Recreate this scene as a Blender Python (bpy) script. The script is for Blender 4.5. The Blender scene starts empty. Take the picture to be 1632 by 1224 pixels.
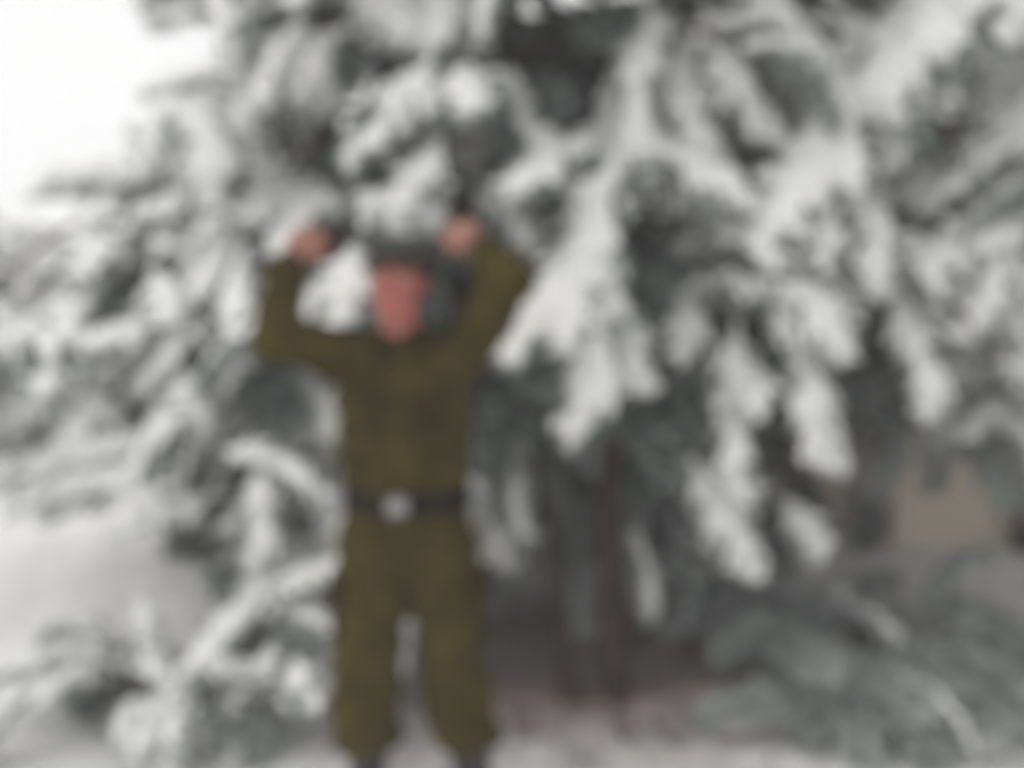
import bpy, math, random
import numpy as np
from mathutils import Vector, Matrix, noise

random.seed(7)
RNG = np.random.default_rng(7)
scene = bpy.context.scene
COL = scene.collection

# ------------------------------------------------------------------ camera
FPX, CX, CY, HORIZON = 1358.0, 816.0, 612.0, 470.0      # photograph is 1632 x 1224
CAM_Z = 1.6
PITCH = math.atan((CY - HORIZON) / FPX)                  # looking slightly down
cam_data = bpy.data.cameras.new('camera')
cam_data.sensor_fit = 'HORIZONTAL'
cam_data.angle_x = 2 * math.atan(CX / FPX)
cam_data.clip_start = 0.02
cam_data.clip_end = 3000
# the photograph is out of focus from front to back: the lens is focused far too close
cam_data.dof.use_dof = True
cam_data.dof.focus_distance = 0.30
cam_data.dof.aperture_blades = 0
SOFT = 28.0                                              # blur circle in pixels of a 1024 px wide frame
_lens = cam_data.lens / 1000.0
_blur_at_sensor = SOFT / 1024.0 * cam_data.sensor_width / 1000.0
cam_data.dof.aperture_fstop = _lens * _lens / (_blur_at_sensor * (0.30 - 0.0))
cam = bpy.data.objects.new('camera', cam_data)
cam.location = (0, 0, CAM_Z)
cam.rotation_euler = (math.pi / 2 - PITCH, 0, 0)
COL.objects.link(cam)
scene.camera = cam

# ------------------------------------------------------------------ sky and light: overcast
SUN_EL, SUN_AZ = math.radians(45), math.radians(262)     # azimuth clockwise from +Y: behind the camera to the left
world = bpy.data.worlds.new('World')
scene.world = world
world.use_nodes = True
wn, wl = world.node_tree.nodes, world.node_tree.links
wn.clear()
sky = wn.new('ShaderNodeTexSky')
sky.sky_type = 'NISHITA'
sky.sun_disc = False
sky.sun_elevation = SUN_EL
sky.sun_rotation = SUN_AZ
sky.dust_density = 4.0
hs = wn.new('ShaderNodeHueSaturation')
hs.inputs['Saturation'].default_value = 0.12
mx = wn.new('ShaderNodeMix')
mx.data_type = 'RGBA'
mx.inputs['Factor'].default_value = 0.85                 # an even cloud deck over the sky
mx.inputs['B'].default_value = (9.6, 9.7, 9.6, 1)
bg = wn.new('ShaderNodeBackground')
bg.inputs['Strength'].default_value = 0.114
wo = wn.new('ShaderNodeOutputWorld')
wl.new(sky.outputs['Color'], hs.inputs['Color'])
wl.new(hs.outputs['Color'], mx.inputs['A'])
wl.new(mx.outputs['Result'], bg.inputs['Color'])
wl.new(bg.outputs['Background'], wo.inputs['Surface'])

sun_data = bpy.data.lights.new('sun', 'SUN')
sun_data.energy = 1.4
sun_data.angle = math.radians(40)
sun_data.color = (1.0, 0.97, 0.93)
sun = bpy.data.objects.new('sun', sun_data)
sdir = Vector((math.sin(SUN_AZ) * math.cos(SUN_EL), math.cos(SUN_AZ) * math.cos(SUN_EL), math.sin(SUN_EL)))
sun.rotation_euler = sdir.to_track_quat('Z', 'Y').to_euler()
COL.objects.link(sun)

world.cycles.sampling_method = 'NONE'                    # an even sky needs no importance map
vs = scene.view_settings
vs.view_transform = 'Standard'
vs.look = 'None'
vs.gamma = 1
vs.exposure = 0.0
vs.use_curve_mapping = False
scene.render.engine = 'CYCLES'
scene.cycles.use_denoising = True
scene.cycles.debug_use_spatial_splits = True
scene.cycles.max_bounces = 4
scene.cycles.volume_bounces = 2
scene.cycles.diffuse_bounces = 3
scene.cycles.use_adaptive_sampling = True
scene.cycles.adaptive_threshold = 0.035
scene.cycles.adaptive_min_samples = 12


# ------------------------------------------------------------------ helpers
def at(px, py, depth):
    """a pixel of the photograph and a distance along +Y -> a point of the place"""
    a, b = (px - CX) / FPX, (CY - py) / FPX
    c, s = math.cos(PITCH), math.sin(PITCH)
    d = Vector((a, c + b * s, b * c - s))
    return Vector((0, 0, CAM_Z)) + d * (depth / d.y)


def project(p):
    c, s = math.cos(PITCH), math.sin(PITCH)
    y, z = p[1], p[2] - CAM_Z
    f = y * c - z * s
    u = y * s + z * c
    if f <= 0.05:
        return -9999, -9999
    return CX + FPX * p[0] / f, CY - FPX * u / f


def mesh_np(name, V, F, mats=(), smooth=True):
    me = bpy.data.meshes.new(name)
    V = np.asarray(V, dtype=np.float32)
    if isinstance(F, np.ndarray):
        n, k = F.shape
        me.vertices.add(len(V))
        me.vertices.foreach_set('co', V.ravel())
        me.loops.add(n * k)
        me.loops.foreach_set('vertex_index', F.astype(np.int32).ravel())
        me.polygons.add(n)
        me.polygons.foreach_set('loop_start', np.arange(0, n * k, k, dtype=np.int32))
        me.update(calc_edges=True)
    else:
        me.from_pydata([tuple(v) for v in V], [], F)
        me.update()
    if smooth:
        me.polygons.foreach_set('use_smooth', np.ones(len(me.polygons), dtype=bool))
    for m in mats:
        me.materials.append(m)
    return me


def link(name, data, parent=None):
    o = bpy.data.objects.new(name, data)
    COL.objects.link(o)
    if parent is not None:
        o.parent = parent
    return o


def tag(o, label=None, cat=None, group=None, kind=None):
    if label: o['label'] = label
    if cat: o['category'] = cat
    if group: o['group'] = group
    if kind: o['kind'] = kind
    return o


def mesh_arrays(me):
    V = np.empty(len(me.vertices) * 3, dtype=np.float32)
    me.vertices.foreach_get('co', V)
    F = [tuple(p.vertices) for p in me.polygons]
    k = len(F[0]) if F else 3
    if all(len(f) == k for f in F):
        F = np.array(F, dtype=np.int32)
    return V.reshape(-1, 3), F


def remesh(V, F, voxel, smooth=0, name='tmp'):
    """one closed skin round overlapping closed shapes"""
    me = mesh_np(name, V, F)
    o = bpy.data.objects.new(name, me)
    COL.objects.link(o)
    m = o.modifiers.new('r', 'REMESH'); m.mode = 'VOXEL'; m.voxel_size = voxel
    if smooth:
        m = o.modifiers.new('s', 'SMOOTH'); m.factor = 0.5; m.iterations = smooth
    dg = bpy.context.evaluated_depsgraph_get()
    out = bpy.data.meshes.new_from_object(o.evaluated_get(dg))
    bpy.data.objects.remove(o)
    bpy.data.meshes.remove(me)
    V2, F2 = mesh_arrays(out)
    bpy.data.meshes.remove(out)
    return V2, F2


class Soup:
    """collects closed shapes"""
    def __init__(self): self.V, self.F, self.n = [], [], 0

    def add(self, V, F):
        V = np.asarray(V, dtype=float)
        self.V.append(V); self.F += [tuple(int(i) + self.n for i in f) for f in F]; self.n += len(V)
        return self

    def arrays(self): return np.vstack(self.V), self.F


def frame_along(P, ref):
    """tangent / side / normal along a polyline"""
    P = np.asarray(P, dtype=float)
    T = np.gradient(P, axis=0)
    T /= np.linalg.norm(T, axis=1)[:, None] + 1e-9
    ref = np.asarray(ref, dtype=float)
    N = ref[None, :] - (T @ ref)[:, None] * T
    N /= np.linalg.norm(N, axis=1)[:, None] + 1e-9
    B = np.cross(N, T)
    return T, B, N


def loft(P, R, ref=(0, -1, 0), seg=20, caps=4):
    """closed tube; R rows are (half width across, half depth along ref)"""
    P = np.asarray(P, dtype=float)
    R = np.asarray(R, dtype=float)
    if R.ndim == 1: R = np.stack([R, R], axis=1)
    T, B, N = frame_along(P, ref)
    rings = []
    for i in range(caps, 0, -1):
        a = i / caps * math.pi / 2
        rings.append((P[0] - T[0] * math.sin(a) * min(R[0]), R[0] * max(math.cos(a), .02), B[0], N[0]))
    for i in range(len(P)): rings.append((P[i], R[i], B[i], N[i]))
    for i in range(1, caps + 1):
        a = i / caps * math.pi / 2
        rings.append((P[-1] + T[-1] * math.sin(a) * min(R[-1]), R[-1] * max(math.cos(a), .02), B[-1], N[-1]))
    th = np.linspace(0, 2 * math.pi, seg, endpoint=False)
    V = np.vstack([c + np.outer(np.cos(th) * r[0], b) + np.outer(np.sin(th) * r[1], n) for c, r, b, n in rings])
    F = []
    m = len(rings)
    for i in range(m - 1):
        for j in range(seg):
            k = (j + 1) % seg
            F.append((i * seg + j, i * seg + k, (i + 1) * seg + k, (i + 1) * seg + j))
    F.append(tuple(range(seg - 1, -1, -1)))
    F.append(tuple((m - 1) * seg + j for j in range(seg)))
    return V, F


def ball(c, r, seg=12, ring=8):
    """ellipsoid; r is a number or three half axes"""
    r = np.ones(3) * r
    V, F = [(0, 0, 1)], []
    for i in range(1, ring):
        a = math.pi * i / ring
        for j in range(seg):
            b = 2 * math.pi * j / seg
            V.append((math.sin(a) * math.cos(b), math.sin(a) * math.sin(b), math.cos(a)))
    V.append((0, 0, -1))
    for j in range(seg): F.append((0, 1 + j, 1 + (j + 1) % seg))
    for i in range(ring - 2):
        for j in range(seg):
            k = (j + 1) % seg
            F.append((1 + i * seg + j, 1 + (i + 1) * seg + j, 1 + (i + 1) * seg + k, 1 + i * seg + k))
    n = len(V) - 1
    for j in range(seg): F.append((n, 1 + (ring - 2) * seg + (j + 1) % seg, 1 + (ring - 2) * seg + j))
    return np.array(V) * r + np.array(c), F


def box(c, h, rz=0.0):
    V = np.array([(x, y, z) for x in (-1, 1) for y in (-1, 1) for z in (-1, 1)], dtype=float) * np.array(h)
    ca, sa = math.cos(rz), math.sin(rz)
    V = np.stack([V[:, 0] * ca - V[:, 1] * sa, V[:, 0] * sa + V[:, 1] * ca, V[:, 2]], axis=1) + np.array(c)
    return V, [(0, 1, 3, 2), (4, 6, 7, 5), (0, 4, 5, 1), (2, 3, 7, 6), (0, 2, 6, 4), (1, 5, 7, 3)]


def bez(p0, p1, p2, n):
    t = np.linspace(0, 1, n)[:, None]
    p0, p1, p2 = (np.array(p, dtype=float) for p in (p0, p1, p2))
    return (1 - t) ** 2 * p0 + 2 * t * (1 - t) * p1 + t * t * p2


def noise_disp(V, F, amp, scale, octs=3, stretch=(1, 1, 1), off=0.0):
    """push the points in and out along their normals"""
    me = mesh_np('t', V, F)
    N = np.empty(len(V) * 3, dtype=np.float32)
    me.vertices.foreach_get('normal', N)
    N = N.reshape(-1, 3)
    bpy.data.meshes.remove(me)
    st = np.array(stretch) * scale
    d = np.array([noise.fractal(Vector(p), 1.0, 2.0, octs) for p in (np.asarray(V) * st + off)])
    a = amp(V) if callable(amp) else amp
    return V + N * (d * a)[:, None]


# ------------------------------------------------------------------ materials
def new_mat(name):
    m = bpy.data.materials.new(name)
    m.use_nodes = True
    nt = m.node_tree
    b = nt.nodes['Principled BSDF']
    return m, nt, b


def mat(name, c1, c2, scale=8.0, rough=0.7, bump=0.0, bscale=40.0, obj_var=0.0, spec=0.3, sss=0.0, sheen=0.0, detail=4.0, pos=(0.35, 0.65)):
    m, nt, b = new_mat(name)
    N, L = nt.nodes, nt.links
    tc = N.new('ShaderNodeTexCoord')
    nz = N.new('ShaderNodeTexNoise'); nz.inputs['Scale'].default_value = scale; nz.inputs['Detail'].default_value = detail
    L.new(tc.outputs['Object'], nz.inputs['Vector'])
    cr = N.new('ShaderNodeValToRGB')
    cr.color_ramp.elements[0].position = pos[0]; cr.color_ramp.elements[1].position = pos[1]
    cr.color_ramp.elements[0].color = (*c1, 1); cr.color_ramp.elements[1].color = (*c2, 1)
    L.new(nz.outputs['Fac'], cr.inputs['Fac'])
    out = cr.outputs['Color']
    if obj_var:
        oi = N.new('ShaderNodeObjectInfo')
        mr = N.new('ShaderNodeMapRange'); mr.inputs['To Min'].default_value = 1 - obj_var; mr.inputs['To Max'].default_value = 1 + obj_var
        L.new(oi.outputs['Random'], mr.inputs['Value'])
        h = N.new('ShaderNodeHueSaturation')
        L.new(mr.outputs['Result'], h.inputs['Value']); L.new(out, h.inputs['Color'])
        out = h.outputs['Color']
    L.new(out, b.inputs['Base Color'])
    b.inputs['Roughness'].default_value = rough
    b.inputs['Specular IOR Level'].default_value = spec
    if sss:
        b.inputs['Subsurface Weight'].default_value = sss
        b.inputs['Subsurface Radius'].default_value = (0.012, 0.005, 0.003)
        b.inputs['Subsurface Scale'].default_value = 1.0
    if sheen:
        b.inputs['Sheen Weight'].default_value = sheen
    if bump:
        n2 = N.new('ShaderNodeTexNoise'); n2.inputs['Scale'].default_value = bscale; n2.inputs['Detail'].default_value = 2
        L.new(tc.outputs['Object'], n2.inputs['Vector'])
        bp = N.new('ShaderNodeBump'); bp.inputs['Strength'].default_value = bump; bp.inputs['Distance'].default_value = 0.01
        L.new(n2.outputs['Fac'], bp.inputs['Height']); L.new(bp.outputs['Normal'], b.inputs['Normal'])
    return m


M = {}
M['snow'] = mat('snow', (0.73, 0.73, 0.72), (0.83, 0.83, 0.822), 6, 0.65, 0.35, 60, spec=0.2)
M['needle'] = mat('needles', (0.030, 0.050, 0.042), (0.060, 0.090, 0.072), 5, 0.6, obj_var=0.35)
M['frost'] = mat('frosted_needles', (0.47, 0.51, 0.49), (0.67, 0.70, 0.68), 9, 0.7, obj_var=0.1)
M['dry'] = mat('dry_needles', (0.050, 0.040, 0.036), (0.085, 0.068, 0.060), 5, 0.75, obj_var=0.3)
M['bark'] = mat('bark', (0.017, 0.011, 0.011), (0.062, 0.040, 0.038), 22, 0.9, 0.9, 45)
M['twig'] = mat('twig_bark', (0.045, 0.034, 0.028), (0.085, 0.066, 0.052), 20, 0.9)
M['olive'] = mat('olive_cloth', (0.038, 0.031, 0.0065), (0.064, 0.052, 0.0110), 9, 0.95, 0.25, 500, spec=0.05)
M['olive_strap'] = mat('olive_trim', (0.029, 0.0225, 0.0060), (0.044, 0.0345, 0.0095), 14, 0.95, 0.25, 500, spec=0.05)
M['cap'] = mat('cap_cloth', (0.040, 0.040, 0.034), (0.060, 0.059, 0.050), 12, 0.9, 0.25, 400, spec=0.15)
M['belt'] = mat('black_webbing', (0.008, 0.008, 0.008), (0.014, 0.013, 0.013), 60, 0.9, 0.3, 300, spec=0.05)
M['leather'] = mat('black_leather', (0.010, 0.009, 0.009), (0.022, 0.020, 0.019), 30, 0.45, 0.3, 120, spec=0.5)
M['button'] = mat('olive_button', (0.03, 0.028, 0.014), (0.045, 0.04, 0.02), 30, 0.5)
M['skin'] = mat('skin', (0.36, 0.105, 0.086), (0.43, 0.150, 0.122), 14, 0.5, 0.12, 220, sss=0.25, spec=0.35)
def ruddy(m):
    """cheeks and nose reddened by the cold; the hands keep their paler brown"""
    nt = m.node_tree
    N, L = nt.nodes, nt.links
    b = nt.nodes['Principled BSDF']
    src = b.inputs['Base Color'].links[0].from_socket
    tc = N.new('ShaderNodeTexCoord')
    d = N.new('ShaderNodeVectorMath'); d.operation = 'DISTANCE'
    d.inputs[1].default_value = (-0.014, -0.05, 1.61)
    L.new(tc.outputs['Object'], d.inputs[0])
    mr = N.new('ShaderNodeMapRange'); mr.inputs['From Min'].default_value = 0.09; mr.inputs['From Max'].default_value = 0.19
    L.new(d.outputs['Value'], mr.inputs['Value'])
    h = N.new('ShaderNodeMix'); h.data_type = 'RGBA'; h.blend_type = 'MULTIPLY'
    h.inputs['B'].default_value = (0.74, 1.05, 0.92, 1)
    L.new(mr.outputs['Result'], h.inputs['Factor']); L.new(src, h.inputs['A'])
    L.new(h.outputs['Result'], b.inputs['Base Color'])


ruddy(M['skin'])
M['lip'] = mat('lips', (0.42, 0.13, 0.11), (0.50, 0.17, 0.14), 40, 0.4, 0.1, 200)
M['hair'] = mat('hair', (0.014, 0.011, 0.010), (0.034, 0.026, 0.022), 60, 0.55, spec=0.35)
M['eye'] = mat('eye_white', (0.70, 0.66, 0.62), (0.76, 0.72, 0.70), 60, 0.2)
M['iris'] = mat('iris', (0.02, 0.012, 0.008), (0.06, 0.035, 0.02), 300, 0.15)
M['cream'] = mat('cream_render', (0.76, 0.68, 0.56), (0.82, 0.74, 0.63), 1.6, 0.9, 0.3, 80)
M['timber'] = mat('brown_timber', (0.060, 0.028, 0.018), (0.12, 0.060, 0.038), 7, 0.75, 0.4, 50)
M['tile'] = mat('roof_tile', (0.22, 0.10, 0.06), (0.32, 0.15, 0.09), 5, 0.85, 0.3, 40)
M['glass'] = mat('window_glass', (0.03, 0.035, 0.04), (0.05, 0.055, 0.06), 1, 0.08, spec=0.6)
m, nt, b = new_mat('metal_buckle')
b.inputs['Metallic'].default_value = 0.9; b.inputs['Roughness'].default_value = 0.3
b.inputs['Base Color'].default_value = (0.33, 0.31, 0.32, 1)
M['metal'] = m


def ground_material():
    """snow, with a bed of brown needle litter under the leaning trunks, spread wider as painted shade"""
    m, nt, b = new_mat('ground_snow')
    N, L = nt.nodes, nt.links
    tc = N.new('ShaderNodeTexCoord')
    n1 = N.new('ShaderNodeTexNoise'); n1.inputs['Scale'].default_value = 3.0; n1.inputs['Detail'].default_value = 5
    L.new(tc.outputs['Object'], n1.inputs['Vector'])
    cr = N.new('ShaderNodeValToRGB')
    cr.color_ramp.elements[0].color = (0.74, 0.735, 0.725, 1); cr.color_ramp.elements[1].color = (0.85, 0.845, 0.84, 1)
    L.new(n1.outputs['Fac'], cr.inputs['Fac'])
    # litter and painted tree shade: distance from the trunks' feet, broken up by noise
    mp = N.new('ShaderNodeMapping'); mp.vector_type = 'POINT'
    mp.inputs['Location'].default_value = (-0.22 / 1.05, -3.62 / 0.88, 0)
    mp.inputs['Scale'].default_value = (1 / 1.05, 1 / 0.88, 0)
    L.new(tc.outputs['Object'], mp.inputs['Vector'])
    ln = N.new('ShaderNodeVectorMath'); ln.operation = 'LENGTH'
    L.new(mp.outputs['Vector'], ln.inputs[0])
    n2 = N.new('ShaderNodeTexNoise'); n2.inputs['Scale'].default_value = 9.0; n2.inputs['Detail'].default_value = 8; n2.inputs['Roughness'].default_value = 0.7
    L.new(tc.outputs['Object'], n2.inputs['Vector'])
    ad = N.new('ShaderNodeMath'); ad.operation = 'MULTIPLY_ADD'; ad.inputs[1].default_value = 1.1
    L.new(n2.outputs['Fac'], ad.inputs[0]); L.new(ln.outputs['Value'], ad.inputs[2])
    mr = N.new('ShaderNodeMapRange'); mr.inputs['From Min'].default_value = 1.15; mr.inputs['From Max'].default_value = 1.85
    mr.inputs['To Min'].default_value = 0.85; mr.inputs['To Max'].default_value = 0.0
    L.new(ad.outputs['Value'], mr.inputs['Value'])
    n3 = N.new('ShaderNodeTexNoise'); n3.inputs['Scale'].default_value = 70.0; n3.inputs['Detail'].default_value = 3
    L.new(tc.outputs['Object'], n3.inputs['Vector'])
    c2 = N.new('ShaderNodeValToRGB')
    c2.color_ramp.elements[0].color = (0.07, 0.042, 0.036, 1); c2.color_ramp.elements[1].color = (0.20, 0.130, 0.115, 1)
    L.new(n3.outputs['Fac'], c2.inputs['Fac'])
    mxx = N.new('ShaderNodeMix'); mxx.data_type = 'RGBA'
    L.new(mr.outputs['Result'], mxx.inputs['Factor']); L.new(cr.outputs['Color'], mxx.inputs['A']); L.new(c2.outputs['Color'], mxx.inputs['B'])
    L.new(mxx.outputs['Result'], b.inputs['Base Color'])
    b.inputs['Roughness'].default_value = 0.65
    b.inputs['Specular IOR Level'].default_value = 0.2
    n4 = N.new('ShaderNodeTexNoise'); n4.inputs['Scale'].default_value = 35.0; n4.inputs['Detail'].default_value = 8
    L.new(tc.outputs['Object'], n4.inputs['Vector'])
    bp = N.new('ShaderNodeBump'); bp.inputs['Strength'].default_value = 0.5; bp.inputs['Distance'].default_value = 0.02
    L.new(n4.outputs['Fac'], bp.inputs['Height']); L.new(bp.outputs['Normal'], b.inputs['Normal'])
    return m


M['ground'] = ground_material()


# ------------------------------------------------------------------ the ground: one snow sheet to the horizon
_pr = random.Random(3)
PRINTS = [(_pr.uniform(-1.2, 1.6), _pr.uniform(2.0, 3.15)) for _ in range(26)]


def ground_z(x, y):
    z = 0.035 * noise.fractal(Vector((x * 0.9, y * 0.9, 0)), 1, 2, 3) + 0.012 * noise.noise(Vector((x * 5, y * 5, 3)))
    # trodden prints round the man
    for fx, fy in PRINTS:
        q = ((x - fx) / 0.055) ** 2 + ((y - fy) / 0.14) ** 2
        if q < 6: z += 0.018 * math.exp(-(math.sqrt(q) - 1.5) ** 2 * 4) - 0.05 * math.exp(-q * q)
    # bank of snow on the left, its crest running away to the left
    cy = 4.75 + 0.25 * (x + 2.2)
    w = math.exp(-((y - cy) / 0.45) ** 2) / (1 + math.exp(max(-60, min(60, (x + 1.75) * 7))))
    z += 0.24 * w
    z += 0.06 * math.exp(-((y - 4.9) / 0.4) ** 2) / (1 + math.exp(max(-60, min(60, (1.9 - x) * 4))))     # drift along the house
    z += 0.03 * abs(noise.noise(Vector((x * 3.3, y * 3.3, 7)))) - 0.012
    z += max(0.0, (math.hypot(x, y) - 14)) * 0.035
    return z


def graded(lo, hi, dense_lo, dense_hi, step, grow=1.22):
    a = list(np.arange(dense_lo, dense_hi + 1e-6, step))
    s = step
    while a[-1] < hi: s *= grow; a.append(a[-1] + s)
    s = step
    while a[0] > lo: s *= grow; a.insert(0, a[0] - s)
    return a


gx, gy = graded(-900, 900, -4.0, 4.0, 0.045), graded(-900, 1500, 1.6, 6.6, 0.04)
GV = np.array([(x, y, ground_z(x, y)) for y in gy for x in gx])
nx = len(gx)
ii, jj = np.meshgrid(np.arange(len(gy) - 1), np.arange(nx - 1), indexing='ij')
a0 = (ii * nx + jj).ravel()
GF = np.stack([a0, a0 + 1, a0 + nx + 1, a0 + nx], axis=1)
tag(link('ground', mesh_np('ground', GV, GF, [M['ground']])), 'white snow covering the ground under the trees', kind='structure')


# ------------------------------------------------------------------ snow-laden boughs
def frost_faces(n, seed, snow):
    """which needles carry frost"""
    return (np.random.default_rng(seed + 500).random(n) < (0.62 if snow > 0 else 0.30)).astype(np.int32)


def bough_template(seed, snow=1.0, twigs=9, needle_n=1800, nl=(0.07, 0.13)):
    """a bough along +X, length 1, in straight form: wood, needles, snow"""
    r = np.random.default_rng(seed)
    lines = [(np.array([0., 0, 0]), np.array([1., 0, 0]), 1.0)]
    for k in range(twigs):
        for side in (-1, 1):
            s = min(0.97, max(0.04, 0.08 + 0.84 * (k + (0.25 if side > 0 else 0)) / (twigs - 0.5) + r.normal(0, 0.02)))
            l = (0.27 * (1 - 0.6 * s) + 0.03) * r.uniform(0.6, 1.25)
            a = math.radians(r.uniform(32, 58))
            d = np.array([math.cos(a), side * math.sin(a), r.uniform(-0.35, 0.05)])
            p = np.array([s, 0, 0])
            lines.append((p, p + d * l, 0.5))
    wood = Soup()
    for p, q, w in lines:
        wood.add(*loft([p, (p + q) / 2, q], np.array([0.014, 0.010, 0.004]) * (w if w < 1 else 1.0), ref=(0, 0, 1), seg=5, caps=1))
    # needles: slim blades round every twig
    ln = np.array([np.linalg.norm(q - p) for p, q, _ in lines])
    pick = r.choice(len(lines), size=needle_n, p=ln / ln.sum())
    P = np.array([l[0] for l in lines])[pick]; Q = np.array([l[1] for l in lines])[pick]
    t = r.uniform(0.03, 1.03, needle_n)[:, None]
    base = P + (Q - P) * t
    T = (Q - P) / np.linalg.norm(Q - P, axis=1)[:, None]
    rad = r.normal(0, 1, (needle_n, 3)); rad -= (rad * T).sum(1)[:, None] * T
    rad /= np.linalg.norm(rad, axis=1)[:, None] + 1e-9
    rad[:, 2] -= 0.25
    d = T * r.uniform(0.35, 0.9, needle_n)[:, None] + rad * 0.75
    d /= np.linalg.norm(d, axis=1)[:, None]
    L = r.uniform(nl[0], nl[1], needle_n)[:, None]
    side = np.cross(d, r.normal(0, 1, (needle_n, 3)))
    side /= np.linalg.norm(side, axis=1)[:, None] + 1e-9
    wd = r.uniform(0.005, 0.0085, needle_n)[:, None]
    NV = np.stack([base - side * wd, base + side * wd, base + d * L], axis=1).reshape(-1, 3)
    NF = np.arange(needle_n * 3).reshape(-1, 3)
    out = {'wood': wood.arrays(), 'needles': (NV, NF), 'snow': None, 'frost': frost_faces(needle_n, seed, snow)}
    if snow > 0:
        sp = Soup()
        for p, q, w in lines:
            l = np.linalg.norm(q - p)
            n = max(2, int(l / 0.055))
            for i in range(n + 1):
                t = i / n
                if w < 1 and r.random() < 0.10 + 0.5 * (1 - snow): continue
                fat = (0.066 if w == 1 else 0.054) * (1 - 0.45 * abs(t - 0.45)) * r.uniform(0.7, 1.2) * (0.55 + 0.45 * snow)
                c = p + (q - p) * t + np.array([0, 0, 0.02 + fat * 0.35]) + r.normal(0, 0.010, 3)
                sp.add(*ball(c, (fat, fat, fat * 0.78), 8, 6))
        V, F = sp.arrays()
        V, F = remesh(V, F, 0.019, 3)
        V = noise_disp(V, F, 0.020, 14, 4, off=seed * 3.1)
        out['snow'] = (V, F)
    return out


TPL = [bough_template(11 + i, 1.0) for i in range(5)]
TPL_LIGHT = [bough_template(31 + i, 0.55) for i in range(3)]
TPL_BARE = [bough_template(51 + i, 0.0, needle_n=3000) for i in range(3)]

TPL_FROST = [dict(t, frost=(np.random.default_rng(900 + i).random(len(t['frost'])) < 0.72).astype(np.int32)) for i, t in enumerate(TPL_BARE)]


def bend(V, C, up, W):
    """lay straight bough points along the curve C (n x 3)"""
    V = np.asarray(V, dtype=float)
    T, B, N = frame_along(C, up)
    n = len(C) - 1
    f = np.clip(V[:, 0], 0, 1) * n
    i = np.minimum(f.astype(int), n - 1)
    w = (f - i)[:, None]
    c = C[i] * (1 - w) + C[i + 1] * w
    b = B[i] * (1 - w) + B[i + 1] * w
    nn = N[i] * (1 - w) + N[i + 1] * w
    over = (V[:, 0] - np.clip(V[:, 0], 0, 1))[:, None]
    tt = T[i] * (1 - w) + T[i + 1] * w
    length = np.linalg.norm(np.diff(C, axis=0), axis=1).sum()
    return c + tt * over * length + b * (V[:, 1] * W)[:, None] + nn * (V[:, 2] * W)[:, None]


def unit_curve(droop):
    """length-1 arc leaving the origin along +X, rising a little, then hanging"""
    n = 14
    ang = np.linspace(math.radians(14), math.radians(-droop), n)
    st = np.stack([np.cos(ang), np.zeros(n), np.sin(ang)], axis=1) / n
    return np.vstack([[0, 0, 0], np.cumsum(st, axis=0)])


def shared_set(tpl, droop, tag_):
    C = unit_curve(droop)
    d = {}
    for k, mt in (('wood', M['twig']), ('needles', M['needle']), ('snow', M['snow'])):
        if tpl[k] is None: continue
        V, F = tpl[k]
        d[k] = mesh_np('bough_' + k + tag_, bend(V, C, (0, 0, 1), 1.0), F, [mt], smooth=(k != 'needles'))
        if k == 'needles':
            d[k].materials.append(M['frost'])
            d[k].polygons.foreach_set('material_index', tpl['frost'])
    return d


SET_SNOW = [shared_set(t, dr, f'_s{i}') for i, (t, dr) in enumerate([(t, dr) for t in TPL for dr in (40, 75)])]
SET_LIGHT = [shared_set(t, dr, f'_l{i}') for i, (t, dr) in enumerate([(t, dr) for t in TPL_LIGHT for dr in (35, 65)])]
SET_FROST = [shared_set(t, dr, f'_f{i}') for i, (t, dr) in enumerate([(t, dr) for t in TPL_FROST for dr in (35, 65)])]
SET_BARE = [shared_set(t, dr, f'_b{i}') for i, (t, dr) in enumerate([(t, dr) for t in TPL_BARE for dr in (35, 70)])]
DRY = {}
for d in SET_BARE:
    c = d['needles'].copy(); c.materials[0] = M['dry']; DRY[d['needles'].name] = c


def place_bough(tree, base, direction, size, kind='snow', width=1.0, roll=0.0, dry=False, rnd=random):
    d = rnd.choice({'snow': SET_SNOW, 'light': SET_LIGHT, 'bare': SET_BARE, 'frost': SET_FROST}[kind])
    T = Vector(direction); T.z = 0
    if T.length < 1e-4: T = Vector((0, -1, 0))
    yaw = math.atan2(T.y, T.x)
    pit = math.atan2(direction[2], T.length)
    o = link('bough', d['wood'], tree)
    o.location = Vector(base) - tree.location
    o.rotation_euler = (Matrix.Rotation(yaw, 3, 'Z') @ Matrix.Rotation(-pit, 3, 'Y') @ Matrix.Rotation(roll, 3, 'X')).to_euler()
    o.scale = (size, size * width, size * width)
    nd = d['needles']
    link('needles', DRY[nd.name] if dry else nd, o)   # the shared blades
    if 'snow' in d: link('snow_load', d['snow'], o)
    return o


def hero_bough(tree, C, width, up, tpl, snow=True):
    """a bough bent along its own curve; width in metres over the snow"""
    C = np.asarray(C) - np.array(tree.location)
    W = width / 0.37
    me = mesh_np('bough', bend(tpl['wood'][0], C, up, W), tpl['wood'][1], [M['twig']])
    o = link('bough', me, tree)
    V, F = tpl['needles']
    me = mesh_np('needles', bend(V, C, up, W), F, [M['needle'], M['frost']], smooth=False)
    me.polygons.foreach_set('material_index', tpl['frost'])
    link('needles', me, o)
    if snow and tpl['snow'] is not None:
        V, F = tpl['snow']
        V = np.array(V); V[:, 2] *= 0.9
        link('snow_load', mesh_np('snow_load', bend(V, C, up, W), F, [M['snow']]), o)
    return o


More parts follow.
